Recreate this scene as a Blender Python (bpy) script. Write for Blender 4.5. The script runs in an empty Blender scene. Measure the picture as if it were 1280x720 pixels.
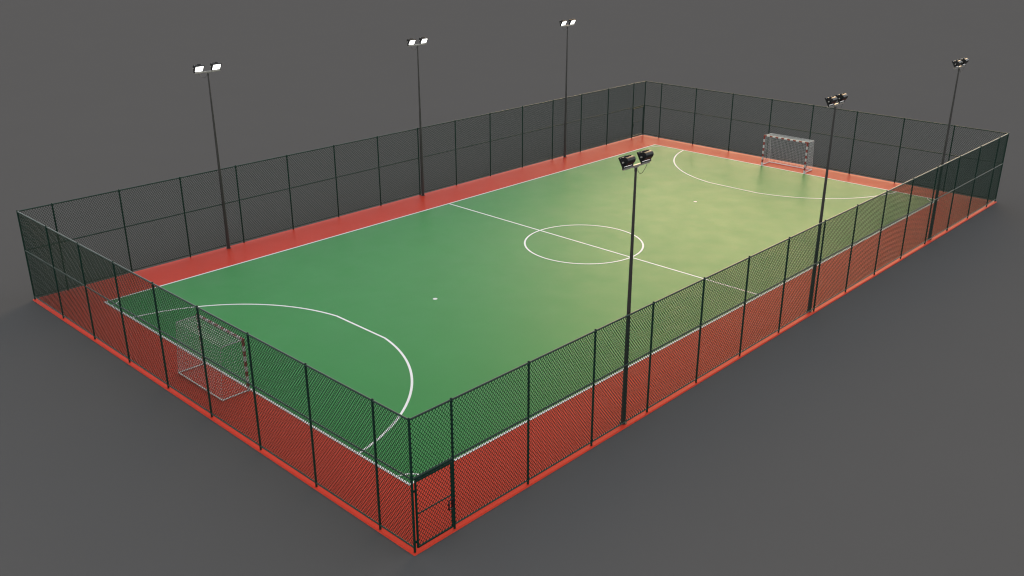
import bpy, math, random
from mathutils import Vector, Matrix

random.seed(7)
scene = bpy.context.scene
col = scene.collection

# ------------------------------------------------------------------ sizes (metres)
HL, HW = 20.0, 9.98            # half length / half width of the pitch
FX, FY = 21.885, 12.41         # fence centre lines
FH, FM, FB = 3.95, 2.225, 0.13   # top, middle and bottom rail heights
BAY = 2.9245
SLAB_T, SLAB_O = 0.04, 0.085
PR = 0.034                     # fence post radius
SUN_AZ, SUN_EL = 26.0, 18.0

# ------------------------------------------------------------------ materials
def new_mat(name):
    m = bpy.data.materials.new(name); m.use_nodes = True
    nt = m.node_tree
    return m, nt, nt.nodes['Principled BSDF']

def noise(nt, scale, detail=4.0, rough=0.6, obj=True):
    tc = nt.nodes.new('ShaderNodeTexCoord')
    n = nt.nodes.new('ShaderNodeTexNoise')
    n.inputs['Scale'].default_value = scale
    n.inputs['Detail'].default_value = detail
    n.inputs['Roughness'].default_value = rough
    nt.links.new(tc.outputs['Object'], n.inputs['Vector'])
    return n

def ramp(nt, src, stops):
    r = nt.nodes.new('ShaderNodeValToRGB')
    el = r.color_ramp.elements
    el[0].position, el[0].color = stops[0][0], (*stops[0][1], 1)
    el[1].position, el[1].color = stops[-1][0], (*stops[-1][1], 1)
    for p, c in stops[1:-1]:
        e = el.new(p); e.color = (*c, 1)
    nt.links.new(src, r.inputs['Fac'])
    return r

def mulc(c, k): return tuple(v * k for v in c)

def coat_mat(name, base, rough, spec, var=0.03, rvar=0.03, bump=0.0):
    """Painted sports coating: slow patches, fine grain, slightly uneven gloss."""
    m, nt, p = new_mat(name)
    big = noise(nt, 0.35, 5.0, 0.62)
    fine = noise(nt, 28.0, 3.0, 0.7)
    a = ramp(nt, big.outputs['Fac'], [(0.3, mulc(base, 1 - var)), (0.7, mulc(base, 1 + var))])
    b = ramp(nt, fine.outputs['Fac'], [(0.25, (0.93,) * 3), (0.75, (1.07,) * 3)])
    mx = nt.nodes.new('ShaderNodeMix'); mx.data_type = 'RGBA'; mx.blend_type = 'MULTIPLY'
    mx.inputs['Factor'].default_value = 1.0
    nt.links.new(a.outputs['Color'], mx.inputs['A']); nt.links.new(b.outputs['Color'], mx.inputs['B'])
    nt.links.new(mx.outputs['Result'], p.inputs['Base Color'])
    mr = nt.nodes.new('ShaderNodeMapRange')
    mr.inputs['From Min'].default_value = 0.3; mr.inputs['From Max'].default_value = 0.7
    mr.inputs['To Min'].default_value = rough - rvar; mr.inputs['To Max'].default_value = rough + rvar
    med = noise(nt, 0.8, 6.0, 0.65)
    nt.links.new(med.outputs['Fac'], mr.inputs['Value'])
    nt.links.new(mr.outputs['Result'], p.inputs['Roughness'])
    p.inputs['Specular IOR Level'].default_value = spec
    bp = nt.nodes.new('ShaderNodeBump'); bp.inputs['Strength'].default_value = bump
    bp.inputs['Distance'].default_value = 0.004
    nt.links.new(fine.outputs['Fac'], bp.inputs['Height'])
    nt.links.new(bp.outputs['Normal'], p.inputs['Normal'])
    return m

def paint_mat(name, base, rough, metallic=0.0, var=0.12, scale=6.0, spec=0.5):
    m, nt, p = new_mat(name)
    n = noise(nt, scale, 4.0, 0.6)
    r = ramp(nt, n.outputs['Fac'], [(0.3, mulc(base, 1 - var)), (0.7, mulc(base, 1 + var))])
    nt.links.new(r.outputs['Color'], p.inputs['Base Color'])
    p.inputs['Roughness'].default_value = rough
    p.inputs['Metallic'].default_value = metallic
    p.inputs['Specular IOR Level'].default_value = spec
    return m

GRASSGREEN = (0.027, 0.236, 0.054)
M_green = coat_mat('green_coating', GRASSGREEN, 0.42, 0.085)
M_red = coat_mat('red_coating', (0.57, 0.050, 0.028), 0.42, 0.024)
M_line = coat_mat('white_line_paint', (0.80, 0.84, 0.86), 0.44, 0.1, var=0.02)
M_ground = paint_mat('grey_ground', (0.1045, 0.105, 0.106), 1.0, var=0.008, scale=0.15, spec=0.0)
M_fence = paint_mat('dark_green_steel', (0.004, 0.022, 0.015), 0.36, spec=0.2)
M_rail = paint_mat('green_rail_steel', (0.006, 0.028, 0.019), 0.34, spec=0.35)
M_wire = paint_mat('green_coated_wire', (0.003, 0.024, 0.015), 0.5, spec=0.2)
M_pole = paint_mat('dark_grey_pole_paint', (0.018, 0.017, 0.016), 0.45)
M_black = paint_mat('black_housing_paint', (0.006, 0.006, 0.007), 0.35, spec=0.3)
M_galv = paint_mat('galvanised_steel', (0.42, 0.40, 0.37), 0.42, metallic=0.6)
M_bar = paint_mat('zinc_bar', (0.27, 0.255, 0.23), 0.4, metallic=0.4)
M_white = paint_mat('white_pipe_paint', (0.46, 0.455, 0.45), 0.5, var=0.05)
M_frame = paint_mat('white_ground_tube', (0.74, 0.74, 0.73), 0.45, var=0.05)
M_goalred = paint_mat('red_stripe_paint', (0.20, 0.016, 0.012), 0.45, var=0.08)
M_net = paint_mat('white_net_cord', (0.72, 0.72, 0.72), 0.7, var=0.05)
M_cable = paint_mat('black_cable', (0.012, 0.012, 0.012), 0.5)
M_lens, nt, p = new_mat('lit_lens')
p.inputs['Base Color'].default_value = (0.8, 0.8, 0.8, 1)
p.inputs['Emission Color'].default_value = (1.0, 0.99, 0.97, 1)
p.inputs['Emission Strength'].default_value = 1.3

# ------------------------------------------------------------------ mesh building
class MB:
    def __init__(self): self.v, self.f, self.mi, self.sm = [], [], [], []
    def poly(self, pts, faces, mi=0, smooth=False):
        o = len(self.v); self.v += [tuple(p) for p in pts]
        for f in faces:
            self.f.append(tuple(i + o for i in f)); self.mi.append(mi); self.sm.append(smooth)
    def box(self, c, s, mi=0, rot=None):
        hx, hy, hz = s[0] / 2, s[1] / 2, s[2] / 2
        pts = [Vector((x * hx, y * hy, z * hz)) for z in (-1, 1) for y in (-1, 1) for x in (-1, 1)]
        if rot: pts = [rot @ q for q in pts]
        pts = [q + Vector(c) for q in pts]
        self.poly(pts, [(0, 2, 3, 1), (4, 5, 7, 6), (0, 1, 5, 4), (2, 6, 7, 3), (0, 4, 6, 2), (1, 3, 7, 5)], mi)
    def bevbox(self, c, s, b, mi=0, rot=None):
        """box with chamfered vertical-and-horizontal edges: three stacked chamfered outlines"""
        hx, hy, hz = s[0] / 2, s[1] / 2, s[2] / 2
        def ring(x, y, z):
            return [Vector(q) for q in ((-x + b, -y, z), (x - b, -y, z), (x, -y + b, z), (x, y - b, z),
                                        (x - b, y, z), (-x + b, y, z), (-x, y - b, z), (-x, -y + b, z))]
        rs = ring(hx - b, hy - b, -hz) + ring(hx, hy, -hz + b) + ring(hx, hy, hz - b) + ring(hx - b, hy - b, hz)
        if rot: rs = [rot @ q for q in rs]
        rs = [q + Vector(c) for q in rs]
        fs = [tuple(reversed(range(8))), tuple(range(24, 32))]
        for k in range(3):
            for i in range(8):
                j = (i + 1) % 8
                fs.append((k * 8 + i, k * 8 + j, (k + 1) * 8 + j, (k + 1) * 8 + i))
        self.poly(rs, fs, mi)
    def tube(self, path, r, n=8, mi=0, caps=True, smooth=True):
        path = [Vector(q) for q in path]
        rr = r if isinstance(r, (list, tuple)) else [r] * len(path)
        pts = []; prev = None
        for i, q in enumerate(path):
            a = path[max(i - 1, 0)]; b = path[min(i + 1, len(path) - 1)]
            t = (b - a).normalized()
            if prev is None:
                ref = Vector((0, 0, 1)) if abs(t.z) < 0.9 else Vector((1, 0, 0))
                u = t.cross(ref).normalized()
            else:
                u = (prev - t * prev.dot(t)).normalized()
            prev = u; w = t.cross(u)
            for k in range(n):
                th = 2 * math.pi * (k + 0.5) / n
                pts.append(q + (u * math.cos(th) + w * math.sin(th)) * rr[i])
        fs = []
        for i in range(len(path) - 1):
            for k in range(n):
                j = (k + 1) % n
                fs.append((i * n + k, i * n + j, (i + 1) * n + j, (i + 1) * n + k))
        self.poly(pts, fs, mi, smooth)
        if caps:
            o = len(path) - 1
            self.poly(pts[:n], [tuple(reversed(range(n)))], mi)
            self.poly(pts[o * n:], [tuple(range(n))], mi)
    def mesh(self, name, mats):
        me = bpy.data.meshes.new(name)
        me.from_pydata(self.v, [], self.f)
        for m in (mats if isinstance(mats, (list, tuple)) else [mats]): me.materials.append(m)
        me.polygons.foreach_set('material_index', self.mi)
        me.polygons.foreach_set('use_smooth', self.sm)
        me.update()
        return me

def link(name, me, parent=None, loc=(0, 0, 0), rz=0.0):
    o = bpy.data.objects.new(name, me); col.objects.link(o)
    o.parent = parent; o.location = loc; o.rotation_euler = (0, 0, rz)
    return o

def thing(name, label, cat, loc=(0, 0, 0), rz=0.0, group=None):
    o = bpy.data.objects.new(name, None); col.objects.link(o)
    o.location = loc; o.rotation_euler = (0, 0, rz); o.empty_display_size = 0.3
    o['label'] = label; o['category'] = cat
    if group: o['group'] = group
    return o

def copy_tree(o, parent=None):
    c = o.copy(); col.objects.link(c); c.parent = parent
    for ch in list(o.children): copy_tree(ch, c)
    return c

# ------------------------------------------------------------------ setting
def structure(name, mb, mats):
    o = link(name, mb.mesh(name, mats)); o['kind'] = 'structure'; return o

g = MB(); S = 900
g.poly([(-S, -S, -SLAB_T), (S, -S, -SLAB_T), (S, S, -SLAB_T), (-S, S, -SLAB_T)], [(0, 1, 2, 3)])
structure('ground', g, M_ground)

# red slab, rounded top edge
s = MB(); ox, oy = FX + SLAB_O, FY + SLAB_O
prof = [(0.0, -SLAB_T - 0.02), (0.0, -0.02), (0.006, -0.009), (0.016, -0.002), (0.03, 0.0)]
rows = []
for ins, z in prof:
    x, y = ox - ins, oy - ins; c = 0.03
    ring = []
    for sx, sy, a0 in ((1, 1, 0), (-1, 1, 90), (-1, -1, 180), (1, -1, 270)):
        for k in range(5):
            a = math.radians(a0 + 90 * k / 4)
            ring.append((sx * (x - c) + c * math.cos(a), sy * (y - c) + c * math.sin(a), z))
    rows.append(ring)
n = len(rows[0]); pts = [q for r in rows for q in r]; fs = []
for i in range(len(rows) - 1):
    for k in range(n):
        j = (k + 1) % n
        fs.append((i * n + k, i * n + j, (i + 1) * n + j, (i + 1) * n + k))
s.poly(pts, fs, 0, True); s.poly(rows[-1], [tuple(range(n))])
structure('court_pavement', s, M_red)

fld = MB()
fld.poly([(-HL + .02, -HW + .02, .004), (HL - .02, -HW + .02, .004), (HL - .02, HW - .02, .004), (-HL + .02, HW - .02, .004)], [(0, 1, 2, 3)])
structure('playing_field', fld, M_green)

LW = 0.09; Z1, Z2 = 0.008, 0.0095
ln = MB()
def rect(x0, y0, x1, y1, z):
    ln.poly([(x0, y0, z), (x1, y0, z), (x1, y1, z), (x0, y1, z)], [(0, 1, 2, 3)])
def arc(cx, cy, r, a0, a1, z, n, w=LW):
    pts = []
    for k in range(n + 1):
        a = math.radians(a0 + (a1 - a0) * k / n)
        pts += [(cx + (r - w / 2) * math.cos(a), cy + (r - w / 2) * math.sin(a), z),
                (cx + (r + w / 2) * math.cos(a), cy + (r + w / 2) * math.sin(a), z)]
    ln.poly(pts, [(2 * k, 2 * k + 1, 2 * k + 3, 2 * k + 2) for k in range(n)])
rect(-HL, -HW, HL, -HW + LW, Z1); rect(-HL, HW - LW, HL, HW, Z1)
rect(-HL, -HW + LW, -HL + LW, HW - LW, Z1); rect(HL - LW, -HW + LW, HL, HW - LW, Z1)
rect(-LW / 2, -HW + LW, LW / 2, HW - LW, Z1)
arc(0, 0, 3.0 - LW / 2, 0, 360, Z2, 96)
PP = 1.565
for sx in (-1, 1):
    X = sx * HL
    # each quarter is a flatter arc than a true circle about the post: centre pulled back and inwards
    D, AR = 1.21, 7.31
    a_in = math.degrees(math.asin(D / AR)); a_out = math.degrees(math.acos((D + LW) / AR))
    for sy in (-1, 1):
        cx, cy = X + sx * D, sy * (PP - D)
        lo, hi = sy * a_in, sy * a_out
        if sx > 0: lo, hi = 180 - lo, 180 - hi
        arc(cx, cy, AR - LW / 2 + .01, lo, hi, Z1, 48)
    xc = X - sx * (6.0 - LW / 2 + .01)
    rect(min(xc - LW / 2, xc + LW / 2), -PP - .006, max(xc - LW / 2, xc + LW / 2), PP + .006, Z2)
    for sy in (-1, 1):
        a0 = {(-1, -1): 0, (1, -1): 90, (1, 1): 180, (-1, 1): 270}[(sx, sy)]
        arc(X, sy * HW, 0.62, a0 + 7.5, a0 + 82.5, Z1, 14, 0.06)
    # second penalty spot
    q = [(sx * 10.0 + .1 * math.cos(t * math.pi / 12), .1 * math.sin(t * math.pi / 12), Z1) for t in range(24)]
    ln.poly(q, [tuple(range(24))])
structure('court_marking', ln, M_line)

# ------------------------------------------------------------------ chain-link
WR = 0.0081
def chain_mesh(name, length, z0, z1, ncell, wy):
    """interlocking zigzag wires; local x along the fence from 0, y = depth"""
    mb = MB(); ncell *= 2; w = length / ncell; h = 1.25 * w
    nz = int(round((z1 - z0) / h)); h = (z1 - z0) / nz
    r = WR
    for i in range(ncell):
        cx = (i + 0.5) * w
        for k in range(nz):
            s0 = -1 if (k + i) % 2 == 0 else 1      # neighbours are mirrored so that they hook together
            a = Vector((cx + s0 * (w / 2), wy, z0 + k * h)); b = Vector((cx - s0 * (w / 2), wy, z0 + (k + 1) * h))
            off = r * 0.9 * s0
            a.y += off; b.y += off
            t = (b - a).normalized(); u = Vector((0, 1, 0)); v = t.cross(u)
            ring = [(u * math.cos(q) + v * math.sin(q)) * r for q in (math.pi / 4, 3 * math.pi / 4, 5 * math.pi / 4, 7 * math.pi / 4)]
            pts = [a + q for q in ring] + [b + q for q in ring]
            mb.poly(pts, [(0, 1, 5, 4), (1, 2, 6, 5), (2, 3, 7, 6), (3, 0, 4, 7)], 0, True)
    return mb.mesh(name, M_wire)

SMALL = 2 * FX - 14 * BAY; SMALL /= 2                  # narrow bay beside the corners (long sides)
SMALLS = 2 * FY - 8 * BAY                              # narrow bay on the short sides
WY = 0.0                                               # wire plane, framed by posts and rails (local -y = outside)
ME_full = chain_mesh('mesh_panel', BAY, FB, FH, 27, WY)
ME_small = chain_mesh('mesh_panel_narrow', SMALL, FB, FH, 13, WY)
ME_smalls = chain_mesh('mesh_panel_narrow_end', SMALLS, FB, FH, 13, WY)
ME_over = chain_mesh('mesh_panel_over_gate', SMALL, FM, FH, 13, WY)

pm = MB()
pm.tube([(0, 0, -0.002), (0, 0, FH + 0.02)], PR, 12)
pm.tube([(0, 0, FH + 0.02), (0, 0, FH + 0.035), (0, 0, FH + 0.05)], [PR + .004, PR + .002, PR * .35], 12)
ME_post = pm.mesh('post', M_fence)

def rail_mesh(name, x0, x1, z, r):
    mb = MB(); mb.tube([(x0, 0, z), (x1, 0, z)], r, 10); return mb.mesh(name, M_rail)

def fence(label, origin, rz, length, posts, panels, gate=False):
    """local x runs along the fence from `origin`; local -y faces outwards"""
    t = thing('chain_link_fence', label, 'fence', origin, rz, 'fence runs round the court')
    for x in posts: link('post', ME_post, t, (x, 0, 0))
    e = PR * 0.9
    link('top_rail', rail_mesh('top_rail', e, length - e, FH - .012, 0.029), t)
    link('middle_rail', rail_mesh('middle_rail', e, length - e, FM, 0.026), t)
    link('bottom_rail', rail_mesh('bottom_rail', (SMALL if gate else e), length - e, FB, 0.025), t)
    for x, me in panels: link('mesh_panel', me, t, (x, 0, 0))
    return t

# each run owns the corner post at its start
lp = [0.0] + [SMALL + k * BAY for k in range(15)]
lpan = [(0.0, ME_over)] + [(SMALL + k * BAY, ME_full) for k in range(14)] + [(SMALL + 14 * BAY, ME_small)]
sp = [0.0] + [k * BAY for k in range(1, 9)]
span = [(k * BAY, ME_full) for k in range(8)] + [(8 * BAY, ME_smalls)]
fence('dark green chain-link fence nearest the camera, along the long side beside the dark-backed lamps',
      (-FX, -FY, 0), 0, 2 * FX, lp, lpan, True)
fence('dark green chain-link fence along the distant long side, behind the masts with white lit lamps',
      (FX, FY, 0), math.pi, 2 * FX, lp, lpan, True)
fence('dark green chain-link fence along the short end closely behind the nearer goal',
      (-FX, FY, 0), -math.pi / 2, 2 * FY, sp, span)
fence('dark green chain-link fence along the distant short end, behind the goal facing us',
      (FX, -FY, 0), math.pi / 2, 2 * FY, sp, span)

# ------------------------------------------------------------------ gates
def make_gate():
    t = thing('gate', '', 'gate', (0, 0, 0), 0, 'fence gates')
    x0, x1 = 0.105, SMALL - 0.075; z0, z1 = 0.085, FM - 0.075
    f = MB(); y = -0.012
    for x in (x0, x1): f.bevbox((x, y, (z0 + z1) / 2), (0.05, 0.05, z1 - z0), 0.006)
    f.bevbox(((x0 + x1) / 2, y, z1 - .03), (x1 - x0 - .05, 0.05, 0.06), 0.006)
    f.bevbox(((x0 + x1) / 2, y, z0 + .025), (x1 - x0 - .05, 0.05, 0.05), 0.006)
    link('frame', f.mesh('gate_frame', M_fence), t)
    r = MB(); r.tube([(x0 + .026, y, 1.12), (x1 - .026, y, 1.12)], 0.021, 8)
    link('crossbar', r.mesh('gate_crossbar', M_fence), t)
    link('mesh_panel', chain_mesh('gate_mesh', x1 - x0, z0 + .03, z1 - .03, 11, y), t, (x0, 0, 0))
    hd = MB(); hd.bevbox((SMALL / 2 + .02, 0, FM - 0.032), (SMALL - .11, 0.06, 0.06), 0.008)
    link('head_beam', hd.mesh('gate_head_beam', M_fence), t)
    for z in (0.3, 1.85):
        h = MB(); h.bevbox((0.058, y, z), (0.052, 0.03, 0.07), 0.005)
        h.tube([(0.058, y - .024, z - .045), (0.058, y - .024, z + .045)], 0.012, 8)
        link('hinge', h.mesh('hinge', M_fence), t)
    k = MB(); hx = x1 - .17
    k.tube([(x1 - .02, y - .04, 1.02), (hx, y - .06, 1.02), (hx, y - .06, 0.74), (x1 - .02, y - .04, 0.74)], 0.023, 8)
    lt = link('handle', k.mesh('handle', M_black), t)
    b = MB(); b.bevbox((x1 + .005, y - .03, 0.88), (0.07, 0.05, 0.34), 0.008)
    link('lock_box', b.mesh('lock_box', M_black), t)
    st = MB(); st.bevbox((SMALL - .035, y + .01, (z0 + z1) / 2), (0.03, 0.04, z1 - z0), .004)
    link('stop_strip', st.mesh('stop_strip', M_fence), t)
    return t
g1 = make_gate(); g1.location = (-FX, -FY, 0)
g1['label'] = 'chain-link gate with dark green frame at the nearest corner of the court'
g2 = copy_tree(g1); g2.location = (FX, FY, 0); g2.rotation_euler = (0, 0, math.pi)
g2['label'] = 'small chain-link gate at the distant corner, seen from inside the court'

# ------------------------------------------------------------------ floodlight masts
TOP = 8.55
def prism_x(mb, prof, x0, x1, mi=0):
    n = len(prof)
    pts = [(x0, y, z) for y, z in prof] + [(x1, y, z) for y, z in prof]
    fs = [tuple(range(n)), tuple(reversed(range(n, 2 * n)))]
    for i in range(n):
        j = (i + 1) % n; fs.append((i, i + n, j + n, j))
    mb.poly(pts, fs, mi)

def make_mast():
    """local -y is the way the lamps shine"""
    t = thing('floodlight_mast', '', 'floodlight mast', (0, 0, 0), 0, 'floodlight masts round the court')
    p = MB()
    p.tube([(0, 0, 0), (0, 0, 1.2), (0, 0, TOP)], [0.082, 0.077, 0.034], 16)
    p.tube([(0, 0, TOP - .12), (0, 0, TOP + .02)], 0.045, 12)
    link('pole', p.mesh('pole', M_pole), t)
    fl = MB(); fl.tube([(0, 0, 0.0), (0, 0, 0.018)], 0.125, 16, smooth=False)
    for k in range(4):
        a = math.pi / 4 + k * math.pi / 2
        fl.tube([(.105 * math.cos(a), .105 * math.sin(a), .018), (.105 * math.cos(a), .105 * math.sin(a), .04)], .011, 6, smooth=False)
    link('base_plate', fl.mesh('base_plate', M_pole), t)
    b = MB(); b.bevbox((0, 0, TOP + .055), (1.28, 0.075, 0.06), 0.008)
    b.bevbox((0, 0, TOP + .013), (0.2, 0.09, 0.02), 0.004)
    link('crossbar', b.mesh('crossbar', M_bar), t)
    c = MB()
    pth = []
    for k in range(13):
        u = k / 12; pth.append((-0.03 - u * 0.42, 0.05 + .02 * u, TOP + 0.03 - 0.20 * math.sin(math.pi * u) ** 0.8 * (1 - .35 * u) - .12 * (1 - u)))
    c.tube(pth, 0.007, 6); link('cable', c.mesh('cable', M_cable), t)
    R = Matrix.Rotation(math.radians(31), 3, 'X')
    h0 = Vector((0, 0.0, TOP + .085 + .185))
    def place(mb):
        mb.v = [tuple(R @ Vector(q) + h0) for q in mb.v]; return mb
    W, H = 0.42, 0.31
    # housing: barrel-backed body
    prof = [(-.05, -H / 2 + .02), (.01, -H / 2 + .015)] + [(.03 + .15 * math.cos(a), .115 * math.sin(a)) for a in [math.radians(-75 + 150 * k / 10) for k in range(11)]] + [(.01, H / 2 - .015), (-.05, H / 2 - .02)]
    hb = MB(); prism_x(hb, prof, -W / 2 + .03, W / 2 - .03)
    for k in range(6):                                    # cooling fins
        x = -.135 + .054 * k
        prism_x(hb, [(.06, .075), (.11, .06), (.105, .13), (.04, .135)], x - .006, x + .006)
    body = place(hb).mesh('floodlight', M_black)
    bz = MB()
    for dx, dz, sx, sz in ((0, H / 2, W, .028), (0, -H / 2, W, .028), (-W / 2, 0, .028, H - .028), (W / 2, 0, .028, H - .028)):
        bz.box((dx, -.06, dz), (sx + (.028 if dz else 0), .055, sz))
    bezel = place(bz).mesh('bezel', M_black)
    le = MB(); le.bevbox((0, -.066, 0), (W - .03, .03, H - .03), .006)
    lens = place(le).mesh('lens', M_lens)
    yk = MB(); zb = TOP + .088
    for sx in (-1, 1):
        x = sx * (W / 2 + .024)
        yk.box((x, 0.03, (zb + h0.z) / 2), (.008, .04, h0.z - zb + .05))
        yk.tube([(x - sx * .02, 0.03, h0.z), (x + sx * .022, 0.03, h0.z)], .024, 10, 1, smooth=False)
    yk.box((0, .03, zb + .004), (W + .056, .03, .008))
    yoke = yk.mesh('yoke', [M_black, M_galv])
    gb = MB(); gb.bevbox((0.05, .085, .125), (.12, .07, .035), .008)
    gear = place(gb).mesh('gear_box', M_black)
    for x in (-.44, .44):
        l = link('floodlight', body, t, (x, 0, 0))
        for nm, me in (('bezel', bezel), ('lens', lens), ('yoke', yoke), ('gear_box', gear)):
            link(nm, me, l)
    return t
mast = make_mast()
PY_ = 12.27
spots = [
    (12.65, -PY_, 1, 'dark mast with lamps seen from behind, by the right corner of the fence, most distant'),
    (-0.12, -PY_, 1, 'dark mast with lamps seen from behind, middle one along the nearer long fence'),
    (-12.82, -PY_, 1, 'dark mast with lamps seen from behind, its pole crossing the centre circle'),
    (-12.65, PY_, 0, 'dark mast with two white lit lamps, beside the left end of the distant long fence'),
    (0.1, PY_, 0, 'dark mast with two white lit lamps, just left of the halfway line end'),
    (12.82, PY_, 0, 'dark mast with two white lit lamps, nearest the gate in the distant corner')]
for i, (x, y, near, lab) in enumerate(spots):
    o = mast if i == 0 else copy_tree(mast)
    o.location = (x, y, 0); o.rotation_euler = (0, 0, math.pi if near else 0); o['label'] = lab

# ------------------------------------------------------------------ goals
def make_goal():
    """local +x is the way the goal faces; front plane at x = 0"""
    t = thing('football_goal', '', 'goal', (0, 0, 0), 0, 'goals of the court')
    P = 0.08; GW, GH = 1.5, 2.0                       # inner half width, inner height
    hw = GW - .04 + P / 2
    def striped(a, b, first_red, n):
        mb = MB(); a, b = Vector(a), Vector(b)
        for k in range(n):
            u0, u1 = a.lerp(b, k / n), a.lerp(b, (k + 1) / n)
            c = (u0 + u1) / 2; d = u1 - u0
            size = [P if abs(q) < 1e-6 else abs(q) for q in d]
            mb.box(c, size, 0 if (k % 2 == 0) == first_red else 1)
        return mb
    for sy in (-1, 1):
        link('goal_post', striped((0, sy * hw, GH - P), (0, sy * hw, 0), True, 10).mesh('goal_post', [M_goalred, M_white]), t)
    link('goal_crossbar', striped((0, -hw - P / 2, GH - P / 2), (0, hw + P / 2, GH - P / 2), True, 15).mesh('goal_crossbar', [M_goalred, M_white]), t)
    DT, DB = 0.85, 1.02
    zt, zb = GH - P / 2, 0.03
    fr = MB()
    for sy in (-1, 1):
        fr.tube([(-P / 2, sy * hw, zb), (-DB, sy * hw, zb)], .025, 10)
    fr.tube([(-DB, -hw - .02, zb), (-DB, hw + .02, zb)], .025, 10)
    link('ground_frame', fr.mesh('ground_frame', M_frame), t)
    for sy in (-1, 1):
        ar = MB(); ar.tube([(-P / 2, sy * hw, zt), (-DT + .08, sy * hw, zt), (-DT, sy * hw, zt - .05)], .022, 10)
        ar.tube([(-DT, sy * hw, zt - .05), (-DB, sy * hw, zb)], .009, 8)
        link('stay', ar.mesh('stay', M_white), t)
    # net: cords on a sagging sheet
    net = MB(); r = 0.0023; step = 0.1
    ztop = zt + .01
    def cord(pts, q=1.0): net.tube(pts, r * q, 4, caps=False)
    ny = int(round(2 * hw / step))
    def top(u, v):      # u 0..1 front to back, v 0..1 across
        sag = 0.05 * math.sin(math.pi * u) * math.sin(math.pi * v)
        return (-P / 2 - u * (DT - P / 2), -hw + 2 * hw * v, ztop - sag)
    def back(u, v):     # u 0..1 top to bottom
        bow = 0.07 * math.sin(math.pi * u) * math.sin(math.pi * v)
        return (-DT - u * (DB - DT) + bow, -hw + 2 * hw * v, ztop - u * (ztop - zb))
    for k in range(9):
        cord([top(k / 8, j / 30) for j in range(31)], 3.0)
    nb = 19
    for k in range(1, nb + 1):
        cord([back(k / nb, j / 30) for j in range(31)])
    for j in range(ny + 1):
        cord([top(k / 8, j / ny) for k in range(9)] + [back(k / nb, j / ny) for k in range(1, nb + 1)])
    for sy in (-1, 1):
        def side(u, w):   # u 0..1 down, w 0..1 front to back
            d = DT + u * (DB - DT)
            return (-P / 2 - w * (d - P / 2), sy * (hw - .03 * math.sin(math.pi * u) * math.sin(math.pi * w)), ztop - .01 - u * (ztop - .01 - zb))
        for k in range(1, nb): cord([side(k / nb, j / 10) for j in range(11)])
        for j in range(11): cord([side(k / nb, j / 10) for k in range(nb + 1)])
    link('net', net.mesh('net', M_net), t)
    return t
go = make_goal(); go.location = (-HL - 0.06, 0, 0)
go['label'] = 'red and white goal with net, seen from behind through the nearer end fence'
go2 = copy_tree(go); go2.location = (HL + 0.06, 0, 0); go2.rotation_euler = (0, 0, math.pi)
go2['label'] = 'red and white goal with net at the distant end, seen from the front'

# ------------------------------------------------------------------ light
d = Vector((math.cos(math.radians(SUN_AZ)) * math.cos(math.radians(SUN_EL)),
            math.sin(math.radians(SUN_AZ)) * math.cos(math.radians(SUN_EL)), math.sin(math.radians(SUN_EL))))
sl = bpy.data.lights.new('sun', 'SUN'); sl.energy = 0.72; sl.angle = math.radians(30); sl.color = (1.0, 0.60, 0.20)
so = bpy.data.objects.new('sun', sl); col.objects.link(so)
so.rotation_euler = (-d).to_track_quat('-Z', 'Y').to_euler()
so.location = d * 60
w = bpy.data.worlds.new('World'); scene.world = w; w.use_nodes = True
nt = w.node_tree; bg = nt.nodes['Background']
sky = nt.nodes.new('ShaderNodeTexSky'); sky.sky_type = 'NISHITA'; sky.sun_disc = False
sky.sun_elevation = math.radians(SUN_EL); sky.sun_rotation = math.radians(90 - SUN_AZ)
sky.air_density = 1.0; sky.dust_density = 0.0; sky.ozone_density = 1.0
hs = nt.nodes.new('ShaderNodeHueSaturation'); hs.inputs["Saturation"].default_value = 0.14
nt.links.new(sky.outputs['Color'], hs.inputs['Color'])
nt.links.new(hs.outputs['Color'], bg.inputs['Color'])
bg.inputs['Strength'].default_value = 0.15

# ------------------------------------------------------------------ camera
cam = bpy.data.cameras.new('camera'); co = bpy.data.objects.new('camera', cam); col.objects.link(co)
cam.sensor_width = 36.0; cam.lens = 1175.885 * 36.0 / 1280.0
cam.clip_start = 0.1; cam.clip_end = 5000
yaw, pitch = 0.76180, -0.38318
f = Vector((math.cos(pitch) * math.cos(yaw), math.cos(pitch) * math.sin(yaw), math.sin(pitch)))
co.location = (-34.7423, -28.171, 15.5627)
co.rotation_euler = f.to_track_quat('-Z', 'Y').to_euler()
scene.camera = co

vs = scene.view_settings
vs.view_transform = 'Standard'; vs.look = 'None'; vs.gamma = 1.0; vs.use_curve_mapping = False
vs.exposure = 1.1
scene.cycles.use_denoising = True
scene.cycles.max_bounces = 6
scene.cycles.pixel_filter_type = 'BLACKMAN_HARRIS'; scene.cycles.filter_width = 1.2
bpy.context.view_layer.cycles.denoising_store_passes = False
scene.cycles.denoising_input_passes = 'RGB_ALBEDO_NORMAL'; scene.cycles.denoising_prefilter = 'ACCURATE'
